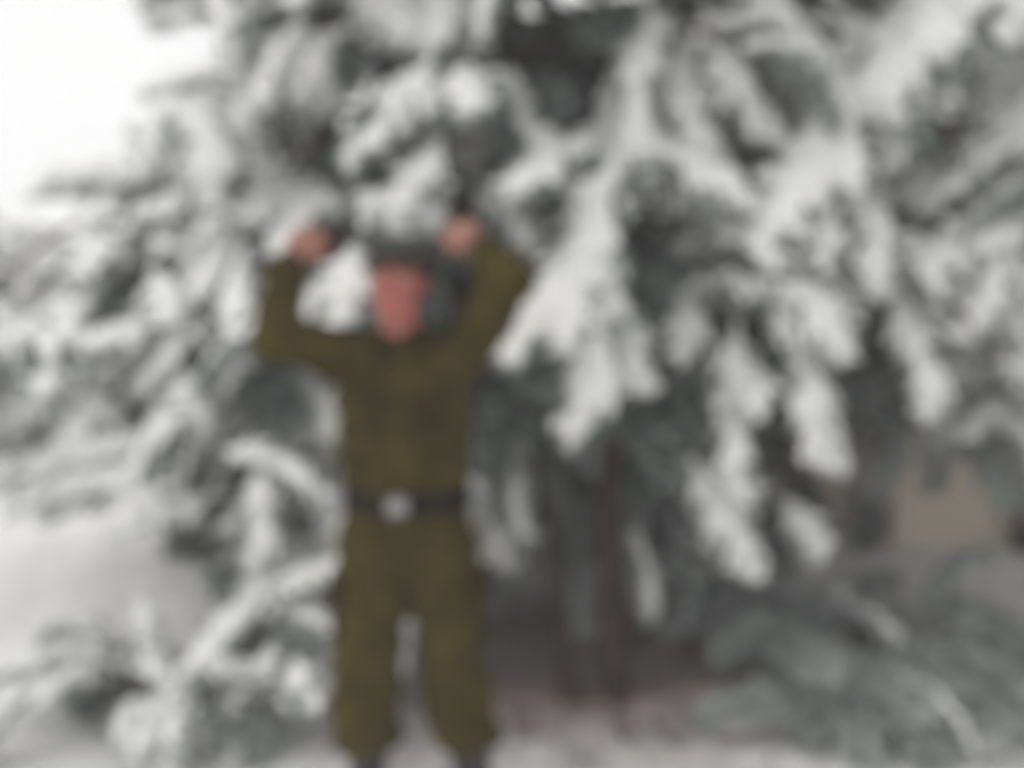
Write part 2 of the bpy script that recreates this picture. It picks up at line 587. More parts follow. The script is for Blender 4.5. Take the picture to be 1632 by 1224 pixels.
def wood_tube(tree, name, C, r0, r1, mt='bark', rough=0.0, seg=9):
    C = np.asarray(C, dtype=float) - np.array(tree.location)
    n = len(C)
    R = np.linspace(r0, r1, n)
    V, F = loft(C, R, ref=(0.3, -1, 0.2), seg=seg, caps=1)
    if rough:
        V = noise_disp(V, F, rough, 14, 3, stretch=(1, 1, 0.35))
    return link(name, mesh_np(name, V, F, [M[mt]]), tree)


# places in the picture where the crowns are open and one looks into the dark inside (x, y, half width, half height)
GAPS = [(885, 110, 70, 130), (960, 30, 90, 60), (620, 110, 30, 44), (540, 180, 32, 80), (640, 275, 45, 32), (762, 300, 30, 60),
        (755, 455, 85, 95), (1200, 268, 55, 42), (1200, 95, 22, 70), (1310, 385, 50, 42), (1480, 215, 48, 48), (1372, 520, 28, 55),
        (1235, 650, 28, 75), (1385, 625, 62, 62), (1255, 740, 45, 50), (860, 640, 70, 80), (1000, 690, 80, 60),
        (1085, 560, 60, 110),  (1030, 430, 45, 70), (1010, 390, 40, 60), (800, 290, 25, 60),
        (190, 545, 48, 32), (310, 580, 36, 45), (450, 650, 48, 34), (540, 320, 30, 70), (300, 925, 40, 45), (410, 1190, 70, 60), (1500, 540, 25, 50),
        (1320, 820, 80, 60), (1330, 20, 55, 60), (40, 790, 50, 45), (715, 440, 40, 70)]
# half-open places: frosted twigs without a load of snow
THIN = [(330, 790, 100, 45), (490, 1090, 60, 100), (1000, 930, 180, 120), (1150, 960, 110, 90), (870, 740, 90, 70), (900, 850, 110, 90), (450, 800, 40, 60), (1320, 820, 80, 60)]


def in_thin(p):
    x, y = project(p)
    return any(((x - a) / c) ** 2 + ((y - b) / d) ** 2 < 1 for a, b, c, d in THIN)


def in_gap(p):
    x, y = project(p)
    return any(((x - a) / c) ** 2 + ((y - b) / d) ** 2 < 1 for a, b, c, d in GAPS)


def in_frame(p, m=90):
    x, y = project(p)
    return -m < x < 1632 + m and -m < y < 1224 + m


def open_sky(x, y):
    return y < 340 and x < np.interp(y, [0, 170, 210, 260, 340], [250, 240, 180, 85, 45])


def blocked(p):
    x, y = project(p)
    if p[1] < 2.8: return in_frame(p) or p[1] < 0.9  # unseen limbs may overhang above the frame, added to shade man and ground
    return open_sky(x, y)


def keep_clear(p):
    """True where a bough would stand in front of the man or hide the open views"""
    x, y = project(p)
    if p[1] < 2.78: return in_frame(p) or p[1] < 0.9
    if x < 300 and 850 < y < 940 and p[1] < 4.7: return True                    # the snow bank
    if x < 285 and y > 812 and p[1] < 4.9: return True
    if x < 120 and 250 < y < 440 and p[1] < 5.0: return True                    # view to the distant row
    if 1400 < x < 1660 and 740 < y < 965 and p[1] < 6.0: return True           # view under the right-hand tree to the wall
    if 770 < x < 1160 and y > 900 and p[1] < 4.3: return True                    # the feet of the two stems
    if open_sky(x, y): return True
    if 380 < x < 860 and 360 < y < 1224 and p[1] < 2.95: return True
    return False


def conifer(name, label, base, height, radius, n_limbs, z0, size, seed, lean=(0, 0), group=None, back=0.2, max_boughs=290, guard=True,
            trunk_r=0.08, snow_p=0.8, sag=0.55, bare_inner=True, power=0.8, trunk=True, y_max=99.0):
    rnd = random.Random(seed)
    base = Vector(base)
    t = link(name, None)
    t.location = base
    tag(t, label, 'tree', group)
    top = base + Vector((lean[0], lean[1], height))
    if trunk:
        pts = [base + Vector((0, 0, -0.15))] + [base.lerp(top, k / 9) + Vector((rnd.gauss(0, .012), rnd.gauss(0, .012), 0)) * height * .25 for k in range(1, 10)]
        if not guard: pts = pts[:9]
        wood_tube(t, 'trunk', np.array(pts), trunk_r, trunk_r * 0.15, rough=0.012 if guard else 0.0, seg=12)
    cnt = 0
    hs_ = [z0 + (height * 0.97 - z0) * ((i + rnd.random() * .6) / n_limbs) ** 1.15 for i in range(n_limbs)]
    for i, h in enumerate(hs_):
        az = i * 2.399963 + rnd.gauss(0, .2)
        dv = Vector((math.cos(az), math.sin(az), 0))
        if dv.y > 0.55 and rnd.random() > back: continue
        ln = radius * max(0.12, (1 - (h - z0 * .5) / height)) ** power * rnd.uniform(0.75, 1.1)
        s = base.lerp(top, h / height)
        c = s + dv * ln * 0.55 + Vector((0, 0, 0.10 * ln))
        e = s + dv * ln + Vector((0, 0, -sag * ln * rnd.uniform(.6, 1.2)))
        e.z = max(e.z, base.z + 0.12)
        C = bez(s, c, e, 10)
        if guard:                                                       # stop a limb short of the man
            keep = 1
            while keep < 10 and not blocked(C[keep]): keep += 1
            if keep < 4: continue
            C = C[:keep]
        last = miss = 0
        nb = max(3, int(ln / (size * 0.36)))
        for k in range(nb + 1):
            if cnt >= max_boughs: break
            f = 0.22 + 0.78 * k / nb
            q = C[min(len(C) - 1, int(round(f * (len(C) - 1))))]
            tg = C[min(len(C) - 1, int(f * (len(C) - 1)) + 1)] - C[max(0, int(f * (len(C) - 1)) - 1)]
            tg = Vector(tg).normalized()
            side = tg.cross(Vector((0, 0, 1))).normalized() * (1 if (k % 2) else -1)
            w = 0.0 if k == nb else rnd.uniform(0.6, 1.1)
            d = (tg + side * w); d.z = tg.z * 0.4 - rnd.uniform(0.0, 0.35)
            sz = size * rnd.uniform(0.75, 1.2) * (1 - 0.25 * f)
            mid = Vector(q) + d.normalized() * sz * 0.6 + Vector((0, 0, -0.15 * sz))
            tip = Vector(q) + d.normalized() * sz * 0.95 + Vector((0, 0, -0.3 * sz))
            if tip.y > y_max: continue
            if guard and (keep_clear(mid) or keep_clear(tip)):
                miss += 1
                if miss > 2: break
                continue
            kind = 'snow' if rnd.random() < snow_p else 'light'
            lat = side * (0.08 * sz)
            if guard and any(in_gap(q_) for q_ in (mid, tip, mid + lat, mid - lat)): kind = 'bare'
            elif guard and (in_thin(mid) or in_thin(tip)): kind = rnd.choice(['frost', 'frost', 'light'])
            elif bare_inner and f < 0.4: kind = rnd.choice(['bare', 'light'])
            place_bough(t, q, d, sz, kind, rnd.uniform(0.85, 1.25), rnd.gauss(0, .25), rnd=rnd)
            cnt += 1
            last = max(last, int(round(f * (len(C) - 1))))
        if last > 1:
            wood_tube(t, 'limb', C[:last + 1], max(0.012, trunk_r * 0.30 * (1 - h / height) + .010), 0.006, 'twig', seg=6)
    return t


# --- the tree behind the man on the left, its cone rising out of the picture
tree_left = conifer('snowy_conifer', 'tall cone-shaped snowy conifer behind the man under the open sky', (-0.95, 4.35, 0), 5.6, 2.35, 62, 0.35, 0.62, 3,
                    trunk_r=0.10, sag=0.42, snow_p=0.95, bare_inner=False)
# --- the tree over the two leaning stems, crown broadened out of view for shade
tree_mid = conifer('snowy_conifer', 'snowy conifer with two thin leaning dark brown trunks', (0.30, 4.05, 0), 6.4, 2.3, 66, 1.15, 0.62, 5, trunk=False,
                   sag=0.6, power=0.42)
# --- the tree with long limbs from the right, its unseen crown broadened for shade
tree_right = conifer('snowy_conifer', 'broad snowy conifer with long sagging limbs beside the cream house', (3.15, 4.2, 0), 6.0, 2.8, 56, 1.9, 0.68, 8, trunk_r=0.12,
                     sag=0.5, power=0.45, y_max=4.25)

# stems of the middle tree
for (x0, y0, d0), (x1, y1, d1), (x2, y2, d2), r in [((982, 1130, 3.22), (974, 850, 3.42), (965, 300, 3.75), 0.070), ((915, 1160, 3.12), (895, 1010, 3.35), (800, 300, 3.9), 0.050)]:
    p0, p1, p2 = at(x0, y0, d0), at(x1, y1, d1), at(x2, y2, d2)
    p0.z = ground_z(p0.x, p0.y) - 0.1
    C = bez(p0, p1 + (p1 - (p0 + p2) / 2) * .6, p2, 14)
    top = np.array([0.30, 4.05, 6.2])
    C = np.vstack([C, bez(C[-1], C[-1] + (C[-1] - C[-2]) * 4, top, 8)[1:]])
    wood_tube(tree_mid, 'trunk', C, r, 0.012, rough=0.012, seg=12)

# --- boughs that stand out in the photograph: x0 y0 -> x1 y1 (pixels), bow to the side in px, snow width in px, depths
HERO_MID = [
    (1035, -40, 985, 300, 12, 62, 3.30, 3.05), (1000, 60, 990, 330, -20, 55, 3.4, 3.2),
    (985, 250, 815, 575, 35, 95, 3.05, 2.92), (960, 330, 912, 700, 20, 92, 3.02, 2.95), (950, 340, 900, 560, 0, 80, 3.0, 2.9),
    (975, 480, 1030, 625, -10, 92, 3.2, 3.05), (1095, 360, 1080, 575, 15, 80, 3.4, 3.25), (815, 120, 885, 285, -16, 82, 3.4, 3.2),
    (770, 290, 850, 400, 10, 62, 3.4, 3.25), (965, 200, 930, 310, -8, 64, 3.3, 3.1), (1075, 60, 1120, 310, 16, 96, 3.35, 3.15),
    (1120, 20, 1245, 235, -12, 92, 3.3, 3.1), (1190, -40, 1310, 100, -20, 96, 3.3, 3.1), (1030, 130, 1090, 330, 0, 82, 3.5, 3.3),
    (720, -30, 680, 90, 10, 92, 3.3, 3.2), (600, -20, 650, 70, 8, 90, 3.3, 3.2), (690, 110, 560, 255, 20, 92, 3.1, 3.0),
    (700, 235, 615, 350, 25, 84, 3.05, 2.98), (575, 320, 690, 355, -22, 84, 3.05, 3.0), (560, 400, 545, 525, 8, 100, 3.05, 3.0), (650, 300, 660, 370, 6, 80, 3.1, 3.0),
    (720, 130, 770, 240, -6, 70, 3.7, 3.5), (940, 60, 1060, 60, -22, 60, 3.6, 3.4), (780, 720, 810, 905, -12, 70, 3.7, 3.6),
    (690, 180, 760, 280, 14, 60, 3.8, 3.6), (1150, 330, 1140, 480, -10, 80, 3.5, 3.35),
    (1040, 640, 1100, 760, 14, 70, 3.7, 3.6), (560, 390, 575, 480, 0, 70, 3.7, 3.6),
]
HERO_RIGHT = [
    (1640, -70, 1380, 170, -30, 160, 3.15, 3.0), (1480, 80, 1250, 320, -28, 160, 3.1, 2.98), (1340, 220, 1200, 400, 20, 130, 3.05, 2.95),
    (1225, 380, 1345, 555, -22, 92, 3.1, 3.0), (1560, 375, 1330, 480, -35, 90, 3.35, 3.1), (1660, 320, 1480, 420, -18, 105, 3.5, 3.3),
    (1500, 400, 1488, 520, 12, 72, 3.3, 3.15), (1430, 460, 1470, 665, 30, 62, 3.2, 3.05), (1310, 480, 1335, 575, 10, 72, 3.1, 3.0),
    (1300, 560, 1320, 745, -42, 60, 3.1, 3.0), (1180, 520, 1175, 790, -18, 62, 3.2, 3.05), (1110, 740, 1195, 920, 12, 66, 3.2, 3.1),
    (1640, 60, 1560, 200, -8, 100, 3.7, 3.5), (1480, 240, 1440, 330, 10, 80, 3.5, 3.3), (1400, 280, 1330, 360, -10, 80, 3.4, 3.2),
    (1580, 180, 1600, 330, 10, 80, 3.7, 3.5), (1380, 420, 1420, 470, -20, 60, 3.3, 3.1), (1550, 560, 1480, 600, -10, 60, 3.5, 3.4),
    (1590, 640, 1540, 700, -12, 60, 3.6, 3.5), (1250, 800, 1310, 890, 10, 60, 3.4, 3.3), (1620, 420, 1600, 600, 10, 90, 3.6, 3.5), (1640, 345, 1475, 440, -22, 110, 3.15, 3.0), (1600, 380, 1530, 540, 14, 80, 3.1, 3.0), (1620, 480, 1640, 620, 8, 70, 3.2, 3.1),
    (1540, 30, 1450, 150, -14, 100, 3.3, 3.1), (1640, 150, 1540, 300, 10, 80, 3.3, 3.15), (1200, 760, 1140, 820, 0, 70, 3.4, 3.3),
]
HERO_LEFT = [
    (420, 30, 240, 25, 25, 46, 4.0, 3.9), (430, 120, 230, 150, 35, 60, 3.8, 3.7), (380, 260, 220, 215, 22, 60, 3.8, 3.6), (250, 300, 65, 290, 40, 60, 3.7, 3.6),
    (370, 300, 230, 345, 25, 70, 3.6, 3.4), (380, 380, 300, 480, 25, 70, 3.5, 3.3), (395, 400, 365, 615, -14, 58, 3.3, 3.1), (250, 440, 270, 520, 12, 80, 3.4, 3.2),
    (110, 500, 20, 640, 20, 90, 3.6, 3.4), (300, 600, 310, 690, 12, 72, 3.2, 3.1), (360, 722, 520, 790, -62, 44, 3.1, 2.95), (430, 720, 400, 900, 18, 58, 3.1, 2.98),
    (410, 950, 570, 895, 16, 62, 3.1, 2.95), (270, 720, 70, 830, 26, 64, 3.2, 3.1), (530, 620, 525, 700, -10, 50, 3.3, 3.2), (180, 620, 90, 720, 20, 90, 3.4, 3.2),
    (120, 690, -20, 725, 20, 64, 3.5, 3.3), (330, 460, 230, 620, 22, 76, 3.4, 3.2), (450, 250, 400, 350, 12, 66, 3.6, 3.4), (480, 40, 440, 130, 14, 66, 3.9, 3.7),
    (270, 690, -10, 770, 26, 70, 3.3, 3.1), (210, 745, 10, 815, 18, 56, 3.2, 3.05), (150, 620, -30, 690, 20, 84, 3.4, 3.2), (340, 790, 190, 850, 16, 50, 3.2, 3.05), (260, 520, 130, 560, 14, 80, 3.3, 3.15),
    (180, 380, 120, 450, 18, 76, 3.6, 3.4), (520, 780, 540, 880, 10, 40, 3.2, 3.1), (230, 560, 150, 600, 12, 70, 3.4, 3.2),
]
rh = random.Random(21)


def heroes(tree, rows, trunk_xy):
    for (x0, y0, x1, y1, bow, wpx, d0, d1) in rows:
        p0, p2 = at(x0, y0, d0), at(x1, y1, d1)
        ctrl_x, ctrl_y = (x0 + x1) / 2, (y0 + y1) / 2
        dx, dy = x1 - x0, y1 - y0
        ll = math.hypot(dx, dy)
        ctrl = at(ctrl_x + bow * dy / ll, ctrl_y - abs(bow) * abs(dx) / ll, (d0 + d1) / 2 - 0.06)
        p1 = ctrl
        C = bez(p0, p1, p2, 16)
        C += np.array([[0.010 * math.sin(5 * t + x0), 0.010 * math.sin(4 * t + y0), 0] for t in np.linspace(0, 1, 16)])
        out = Vector((p2.x - trunk_xy[0], p2.y - trunk_xy[1], 0)).normalized()
        up = np.array([out.x * 0.3, -0.75, 0.9])
        hero_bough(tree, C, wpx / FPX * (d0 + d1) / 2, up, rh.choice(TPL))
        for sgn in (-1, 1):                                           # finer sprays beside it
            if rh.random() < 0.25: continue
            ox, oy = sgn * wpx * rh.uniform(.45, .75), rh.uniform(-12, 22)
            f0 = rh.uniform(.0, .35)
            q0 = Vector(C[int(f0 * 15)])
            q2 = at(x0 + (x1 - x0) * rh.uniform(.7, 1.0) + ox, y0 + (y1 - y0) * rh.uniform(.7, 1.0) + oy, (d0 + d1) / 2 + rh.uniform(.02, .16))
            if in_gap(q2) or in_gap((q0 + q2) / 2): continue
            q1 = (q0 + q2) / 2 + Vector((sgn * .02, 0, .03))
            hero_bough(tree, bez(q0, q1, q2, 12), wpx * .62 / FPX * (d0 + d1) / 2, up, rh.choice(TPL_LIGHT + TPL))
        # the branch that carries it back to the stem
        z = p0.z + 0.15 + 0.25 * (Vector((p0.x - trunk_xy[0], p0.y - trunk_xy[1], 0)).length)
        s = Vector((trunk_xy[0], trunk_xy[1], min(z, 5.2)))
        mid = p0 + (s - p0) * 0.25 + Vector((0, 0.55, 0.05))
        wood_tube(tree, 'limb', bez(s, mid, p0, 9), 0.020, 0.008, 'twig', seg=6)


heroes(tree_mid, HERO_MID, (0.30, 4.05))
heroes(tree_right, HERO_RIGHT, (3.15, 4.2))
heroes(tree_left, HERO_LEFT, (-0.95, 4.35))

# dim, snow-free inner twigs low on the middle tree
for i in range(115):                                                 # frosted twigs drooping under the canopy
    q = at(rh.uniform(770, 1180), rh.uniform(600, 950), rh.uniform(3.5, 4.5))
    if q.z < 0.42: continue
    x = rh.random()
    place_bough(tree_mid, q, Vector((rh.uniform(-.5, .5), rh.uniform(-.6, .1), rh.uniform(-1.2, -.5))), rh.uniform(.32, .52),
                'frost' if x < .62 else ('light' if x < .78 else 'bare'), rh.uniform(.8, 1.1), rh.gauss(0, .4), rnd=rh)
for i in range(18):                                                  # and a veil of them in front of the house
    q = at(rh.uniform(1380, 1640), rh.uniform(540, 710), rh.uniform(3.6, 4.3))
    place_bough(tree_right, q, Vector((rh.uniform(-.6, .3), rh.uniform(-.6, .1), rh.uniform(-1.0, -.3))), rh.uniform(.30, .46),
                rh.choice(['frost', 'frost', 'light', 'snow']), 1.0, rh.gauss(0, .4), rnd=rh)
for i in range(14):
    a = rh.uniform(0, 6.28)
    q = Vector((0.30 + rh.uniform(-.75, .75), 4.0 + rh.uniform(-.45, .5), rh.uniform(0.55, 1.5)))
    d = Vector((math.cos(a), math.sin(a) - .3, -0.6))
    if q.y + d.y * .4 < 3.0: continue
    place_bough(tree_mid, q, d, rh.uniform(.35, .55), 'bare', 1.1, 0, dry=True, rnd=rh)

# --- dense conifers standing behind
BACK = [((-0.35, 6.3, 0), 7.2, 2.4, 'dark snowy conifer in the gap behind the man and the cone-shaped tree'),
        ((1.2, 6.4, 0), 7.6, 2.4, 'dark snowy conifer behind the two leaning trunks'),
        ((-2.6, 8.6, 0), 3.2, 1.9, 'small rounded snowy conifer beyond the snow bank')]
for i, (p, h, r, lb) in enumerate(BACK):
    conifer('snowy_conifer', lb, (p[0], p[1], ground_z(p[0], p[1])), h, r, 44, 0.95 if i < 2 else 0.25, 0.95, 60 + i, trunk_r=0.11, max_boughs=210, snow_p=0.25 if i < 2 else 0.9, back=0.35,
            power=0.6 if i < 2 else 0.8)

# --- pale trees far off on the left
FAR = [((-6.9, 12.5), 2.7, 1.7), ((-8.6, 14.0), 2.6, 1.8), ((-5.4, 14.5), 2.9, 1.7), ((-10.6, 17.5), 3.1, 2.1), ((-8.2, 19.0), 3.0, 2.0)]
FARL = ['pale conifer just beyond the snow bank, first of the distant row', 'lowest and widest pale conifer of the distant row beyond the snow bank',
        'pale distant conifer half hidden by the cone-shaped tree', 'white conifer at the back of the distant row, beside the open sky',
        'white conifer farthest behind the cone-shaped tree in the distant row']
for i, (p, h, r) in enumerate(FAR):
    conifer('distant_conifer', FARL[i], (p[0], p[1], ground_z(*p)), h, r, 24, 0.2, 1.0, 80 + i,
            trunk_r=0.08, max_boughs=110, guard=False, snow_p=0.95, back=0.25, group='pale distant conifers beyond the snow bank')


# ------------------------------------------------------------------ low shrubs
def shrub(name, label, base, stems, size, seed, reach, h, kind_p, group=None, n=4):
    rnd = random.Random(seed)
    base = Vector((base[0], base[1], ground_z(base[0], base[1])))
    t = link(name, None)
    t.location = base
    tag(t, label, 'shrub', group)
    for i in range(stems):
        az = i * 2.4 + rnd.gauss(0, .3)
        rr = reach * rnd.uniform(.35, 1)
        e = base + Vector((math.cos(az) * rr, math.sin(az) * rr * .8, h * rnd.uniform(.45, 1)))
        C = bez(base + Vector((0, 0, -.05)), base + (e - base) * .4 + Vector((0, 0, h * .45)), e, 9)
        wood_tube(t, 'stem', C, 0.012, 0.005, 'twig', seg=6)
        for k in range(n):
            f = .35 + .65 * k / (n - 1)
            q = C[int(round(f * 8))]
            d = Vector((math.cos(az + rnd.gauss(0, .8)), math.sin(az + rnd.gauss(0, .8)), rnd.uniform(-.4, .3)))
            if q[1] + d.y * size < 2.55: d.y = abs(d.y)
            x = rnd.random()
            place_bough(t, q, d, size * rnd.uniform(.7, 1.2), 'snow' if x < kind_p[0] else ('light' if x < kind_p[1] else ('frost' if x < kind_p[2] else 'bare')), 1.1, rnd.gauss(0, .3), rnd=rnd)
    return t


sh = shrub('snowy_shrub', 'low shrub with thick snowy forked branches at the left of the man', (at(312, 1215, 3.0).x, 3.0), 10, 0.34, 5, 0.52, 0.55, (.45, .75, .9))
for (x0, y0, x1, y1, bow, w, d0, d1) in [(312, 1260, 318, 1120, 6, 88, 2.9, 2.86), (316, 1150, 235, 1030, -10, 52, 2.88, 2.85), (325, 1150, 440, 1040, 12, 52, 2.88, 2.85),
                                         (330, 1120, 345, 1000, 6, 44, 2.95, 2.95), (440, 1050, 500, 960, 6, 48, 3.0, 3.0), (240, 1040, 225, 960, 4, 44, 2.95, 2.95)]:
    C = bez(at(x0, y0, d0), at((x0 + x1) / 2 + bow, (y0 + y1) / 2, d0 - .03), at(x1, y1, d1), 12)
    hero_bough(sh, C, w / FPX * d0, np.array([-0.25, -0.8, 0.6]), rh.choice(TPL))
shrub('snowy_shrub', 'wide grey-green shrub dusted with snow below the sagging limbs of the right conifer', (1.50, 3.35), 28, 0.38, 9, 0.88, 0.30, (.0, .14, 1.0), n=4)


# ------------------------------------------------------------------ the house on the right
def house():
    h = link('cream_house', None)
    h.location = (2.42, 5.25, 0.0)
    tag(h, 'cream rendered house with brown timber post and snowy eaves behind the right conifer', 'house')
    s = Soup(); s.add(*box((3.0, 2.0, 1.3), (3.0, 2.0, 1.5)))
    link('wall', mesh_np('wall', *s.arrays(), [M['cream']], smooth=False), h)
    for x in (0.80, 3.6):
        s = Soup(); s.add(*box((x, -0.10, 1.25), (0.075, 0.075, 1.35)))
        link('post', mesh_np('post', *s.arrays(), [M['timber']], smooth=False), h)
    s = Soup(); s.add(*box((3.0, -0.10, 2.68), (3.2, 0.08, 0.09)))
    link('eave_beam', mesh_np('eave_beam', *s.arrays(), [M['timber']], smooth=False), h)
    V = np.array([(-.3, -.20, 2.78), (6.3, -.20, 2.78), (6.3, 2.0, 4.1), (-.3, 2.0, 4.1), (-.3, 4.8, 2.78), (6.3, 4.8, 2.78)])
    V = np.vstack([V, V - np.array([0, 0, .09])])
    F = [(0, 1, 2, 3), (3, 2, 5, 4), (7, 6, 9, 8), (8, 9, 10, 11), (0, 6, 7, 1), (4, 5, 11, 10), (0, 3, 9, 6), (3, 4, 10, 9), (1, 7, 8, 2), (2, 8, 11, 5)]
    r = link('roof', mesh_np('roof', V, F, [M['tile']], smooth=False), h)
    W = V.copy(); W[:6, 2] += .16; W[6:, 2] += .095; W[:, 0] *= 1.003
    link('snow_layer', mesh_np('snow_layer', W, F, [M['snow']], smooth=False), r)
    for x in (1.9, 4.8):
        s = Soup()
        for c, hh in (((x, -.02, 1.95), (.50, .04, .05)), ((x, -.02, .85), (.50, .04, .05)), ((x - .45, -.02, 1.4), (.05, .04, .5)), ((x + .45, -.02, 1.4), (.05, .04, .5))):
            s.add(*box(c, hh))
        w = link('window', mesh_np('window', *s.arrays(), [M['timber']], smooth=False), h)
        s = Soup(); s.add(*box((x, -.008, 1.4), (.40, .006, .5)))
        link('pane', mesh_np('pane', *s.arrays(), [M['glass']], smooth=False), w)


house()


# ------------------------------------------------------------------ the man
def person():
    root = link('person', None)
    root.location = (-0.298, 2.36, 0.0)
    tag(root, 'person in olive green uniform and black belt raising both bent arms', 'person')
    # x to the right of the picture, -y towards the camera
    A = lambda *p: np.array(p, dtype=float)
    hip, chest, neck0, neck1 = A(0, .02, .98), A(-.004, .015, 1.32), A(-.010, .022, 1.44), A(-.013, -.004, 1.545)
    shR, shL = A(-.165, .02, 1.425), A(.158, .02, 1.430)           # R: the arm on the picture's left
    elR, elL = A(-.325, -.130, 1.490), A(.292, -.105, 1.630)
    wrR, wrL = A(-.288, -.090, 1.678), A(.222, -.030, 1.725)
    haR, haL = A(-.242, -.080, 1.728), A(.165, -.020, 1.748)
    hpR, hpL = A(-.090, .02, .92), A(.090, .02, .92)
    knR, knL = A(-.118, -.020, .50), A(.136, -.010, .50)
    anR, anL = A(-.128, .03, .10), A(.200, .03, .10)

    def limb(pts, rad, ref=(0, -1, 0), seg=16): return loft(np.array(pts), np.array(rad), ref, seg, 4)

    # --- body: one skin
    s = Soup()
    s.add(*limb([hip, A(0, .02, 1.12), chest, A(-.006, .02, 1.40)], [(.155, .10), (.138, .095), (.165, .11), (.11, .07)]))
    s.add(*limb([neck0, neck1], [.058, .054]))
    for sh_, el, wr in ((shR, elR, wrR), (shL, elL, wrL)):
        s.add(*limb([sh_ * .6 + chest * .4 + A(0, 0, .04), sh_, (sh_ + el) / 2, el], [.062, .056, .048, .040]))
        s.add(*limb([el, el * .6 + wr * .4, wr], [.040, .042, .028]))
    for hp, kn, an in ((hpR, knR, anR), (hpL, knL, anL)):
        s.add(*limb([hp, (hp + kn) / 2, kn, kn * .65 + an * .35, an], [.085, .074, .055, .056, .038]))
        s.add(*limb([an + A(0, .03, -.03), an + A(0, -.07, -.05), an + A(0, -.15, -.065)], [(.035, .03), (.04, .03), (.035, .02)], ref=(0, 0, 1)))
    # head, turned a little to the picture's left
    yaw, tilt = math.radians(-8), math.radians(3)
    hc = A(-.014, -.012, 1.634)
    HS = 0.96
    Rm = np.array(Matrix.Rotation(tilt, 3, 'Y') @ Matrix.Rotation(yaw, 3, 'Z'))

    def hd(x, y, z): return hc + Rm @ A(x, y, z) * HS

    def hball(c, r, **k):
        V, F = ball((0, 0, 0), r, **k)
        return (V + np.array(c)) @ Rm.T * HS + hc, F
    for c, r in [((0, .012, .030), (.074, .092, .083)), ((0, -.012, -.010), (.067, .078, .080)), ((0, -.035, -.062), (.050, .048, .045)), ((0, -.068, -.088), (.026, .022, .022)),
                 ((-.040, -.052, -.012), (.026, .030, .022)), ((.040, -.052, -.012), (.026, .030, .022)), ((0, -.070, .034), (.052, .022, .014)),
                 ((-.046, -.030, -.060), (.020, .035, .026)), ((.046, -.030, -.060), (.020, .035, .026)), ((0, -.080, -.050), (.026, .016, .016))]:
        s.add(*hball(c, r, seg=18, ring=12))
    for sg in (-1, 1):                                               # eyelids, half closed against the glare
        s.add(*hball((sg * .031, -.0765, .0215), (.0160, .0110, .0070), seg=16, ring=10))
        s.add(*hball((sg * .031, -.0750, .0050), (.0150, .0105, .0060), seg=16, ring=10))
    s.add(*loft(np.array([hd(0, -.086, .020), hd(0, -.098, -.002), hd(0, -.110, -.022)]), np.array([.008, .010, .0135]), ref=(0, -1, 0), seg=12))
    for sg in (-1, 1):
        s.add(*hball((sg * .012, -.098, -.026), (.010, .011, .008)))
        V, F = ball((0, 0, 0), (.010, .019, .032), 12, 10)
        ca, sa = math.cos(sg * .35), math.sin(sg * .35)
        V = np.stack([V[:, 0] * ca - V[:, 1] * sa, V[:, 0] * sa + V[:, 1] * ca, V[:, 2]], axis=1)
        s.add((V + A(sg * .077, .008, -.004)) @ Rm.T * HS + hc, F)
    # hands: loose fists, knuckles turned in towards the head
    for sg, wr, ha, el in ((-1, wrR, haR, elR), (1, wrL, haL, elL)):
        ax = ha - wr; ax /= np.linalg.norm(ax)                       # along the palm
        fr = A(0, -1, 0); fr = fr - fr @ ax * ax; fr /= np.linalg.norm(fr)   # back of the hand faces the camera
        sd = np.cross(ax, fr)                                         # across the knuckles
        if sd[2] < 0: sd = -sd                                       # index finger uppermost
        pc = wr + ax * .062
        s.add(*loft(np.array([wr - ax * .02, wr + ax * .02, pc, wr + ax * .088]), np.array([(.026, .020), (.031, .018), (.041, .018), (.040, .016)]), ref=fr, seg=16))
        for k in range(4):
            off = sd * (.032 - .0212 * k)
            lg = (.040, .045, .042, .034)[k]
            k0 = wr + ax * .086 + off + fr * .004
            k1 = k0 + ax * lg * .72 - fr * .014
            k2 = k1 - ax * .006 - fr * .030
            k3 = k2 - ax * .026 - fr * .006
            s.add(*loft(np.array([k0, k0 * .5 + k1 * .5, k1]), np.array([.0098, .0090, .0090]), ref=sd, seg=10, caps=3))
            s.add(*loft(np.array([k1, k2]), np.array([.0090, .0084]), ref=sd, seg=10, caps=3))
            s.add(*loft(np.array([k2, k3]), np.array([.0084, .0074]), ref=sd, seg=10, caps=3))
        t0 = wr + ax * .030 + sd * .026
        t1 = t0 + ax * .030 + sd * .022 - fr * .012
        t2 = t1 + ax * .030 - sd * .002 - fr * .018
        t3 = t2 + ax * .016 - sd * .016 - fr * .012
        s.add(*loft(np.array([t0, t1]), np.array([.0150, .0120]), ref=fr, seg=10, caps=3))
        s.add(*loft(np.array([t1, t2, t3]), np.array([.0118, .0108, .0088]), ref=fr, seg=10, caps=3))
    V, F = remesh(*s.arrays(), 0.0038, 2)
    body = link('body', mesh_np('body', V, F, [M['skin']]), root)

    # eyes, brows, lips, hair
    for sg in (-1, 1):
        V, F = hball((sg * .031, -.0752, .013), (.0125, .0115, .0085), seg=16, ring=10)
        e = link('eye', mesh_np('eye', V, F, [M['eye']]), root)
        V, F = hball((sg * .031, -.0850, .012), (.0058, .0030, .0056), seg=14, ring=8)
        link('iris', mesh_np('iris', V, F, [M['iris']]), e)
        V, F = loft(np.array([hd(sg * .013, -.0905, .031), hd(sg * .030, -.0900, .037), hd(sg * .050, -.0740, .032)]), np.array([.0035, .0042, .0022]), ref=(0, -1, 0), seg=8, caps=2)
        link('eyebrow', mesh_np('eyebrow', V, F, [M['hair']]), root)
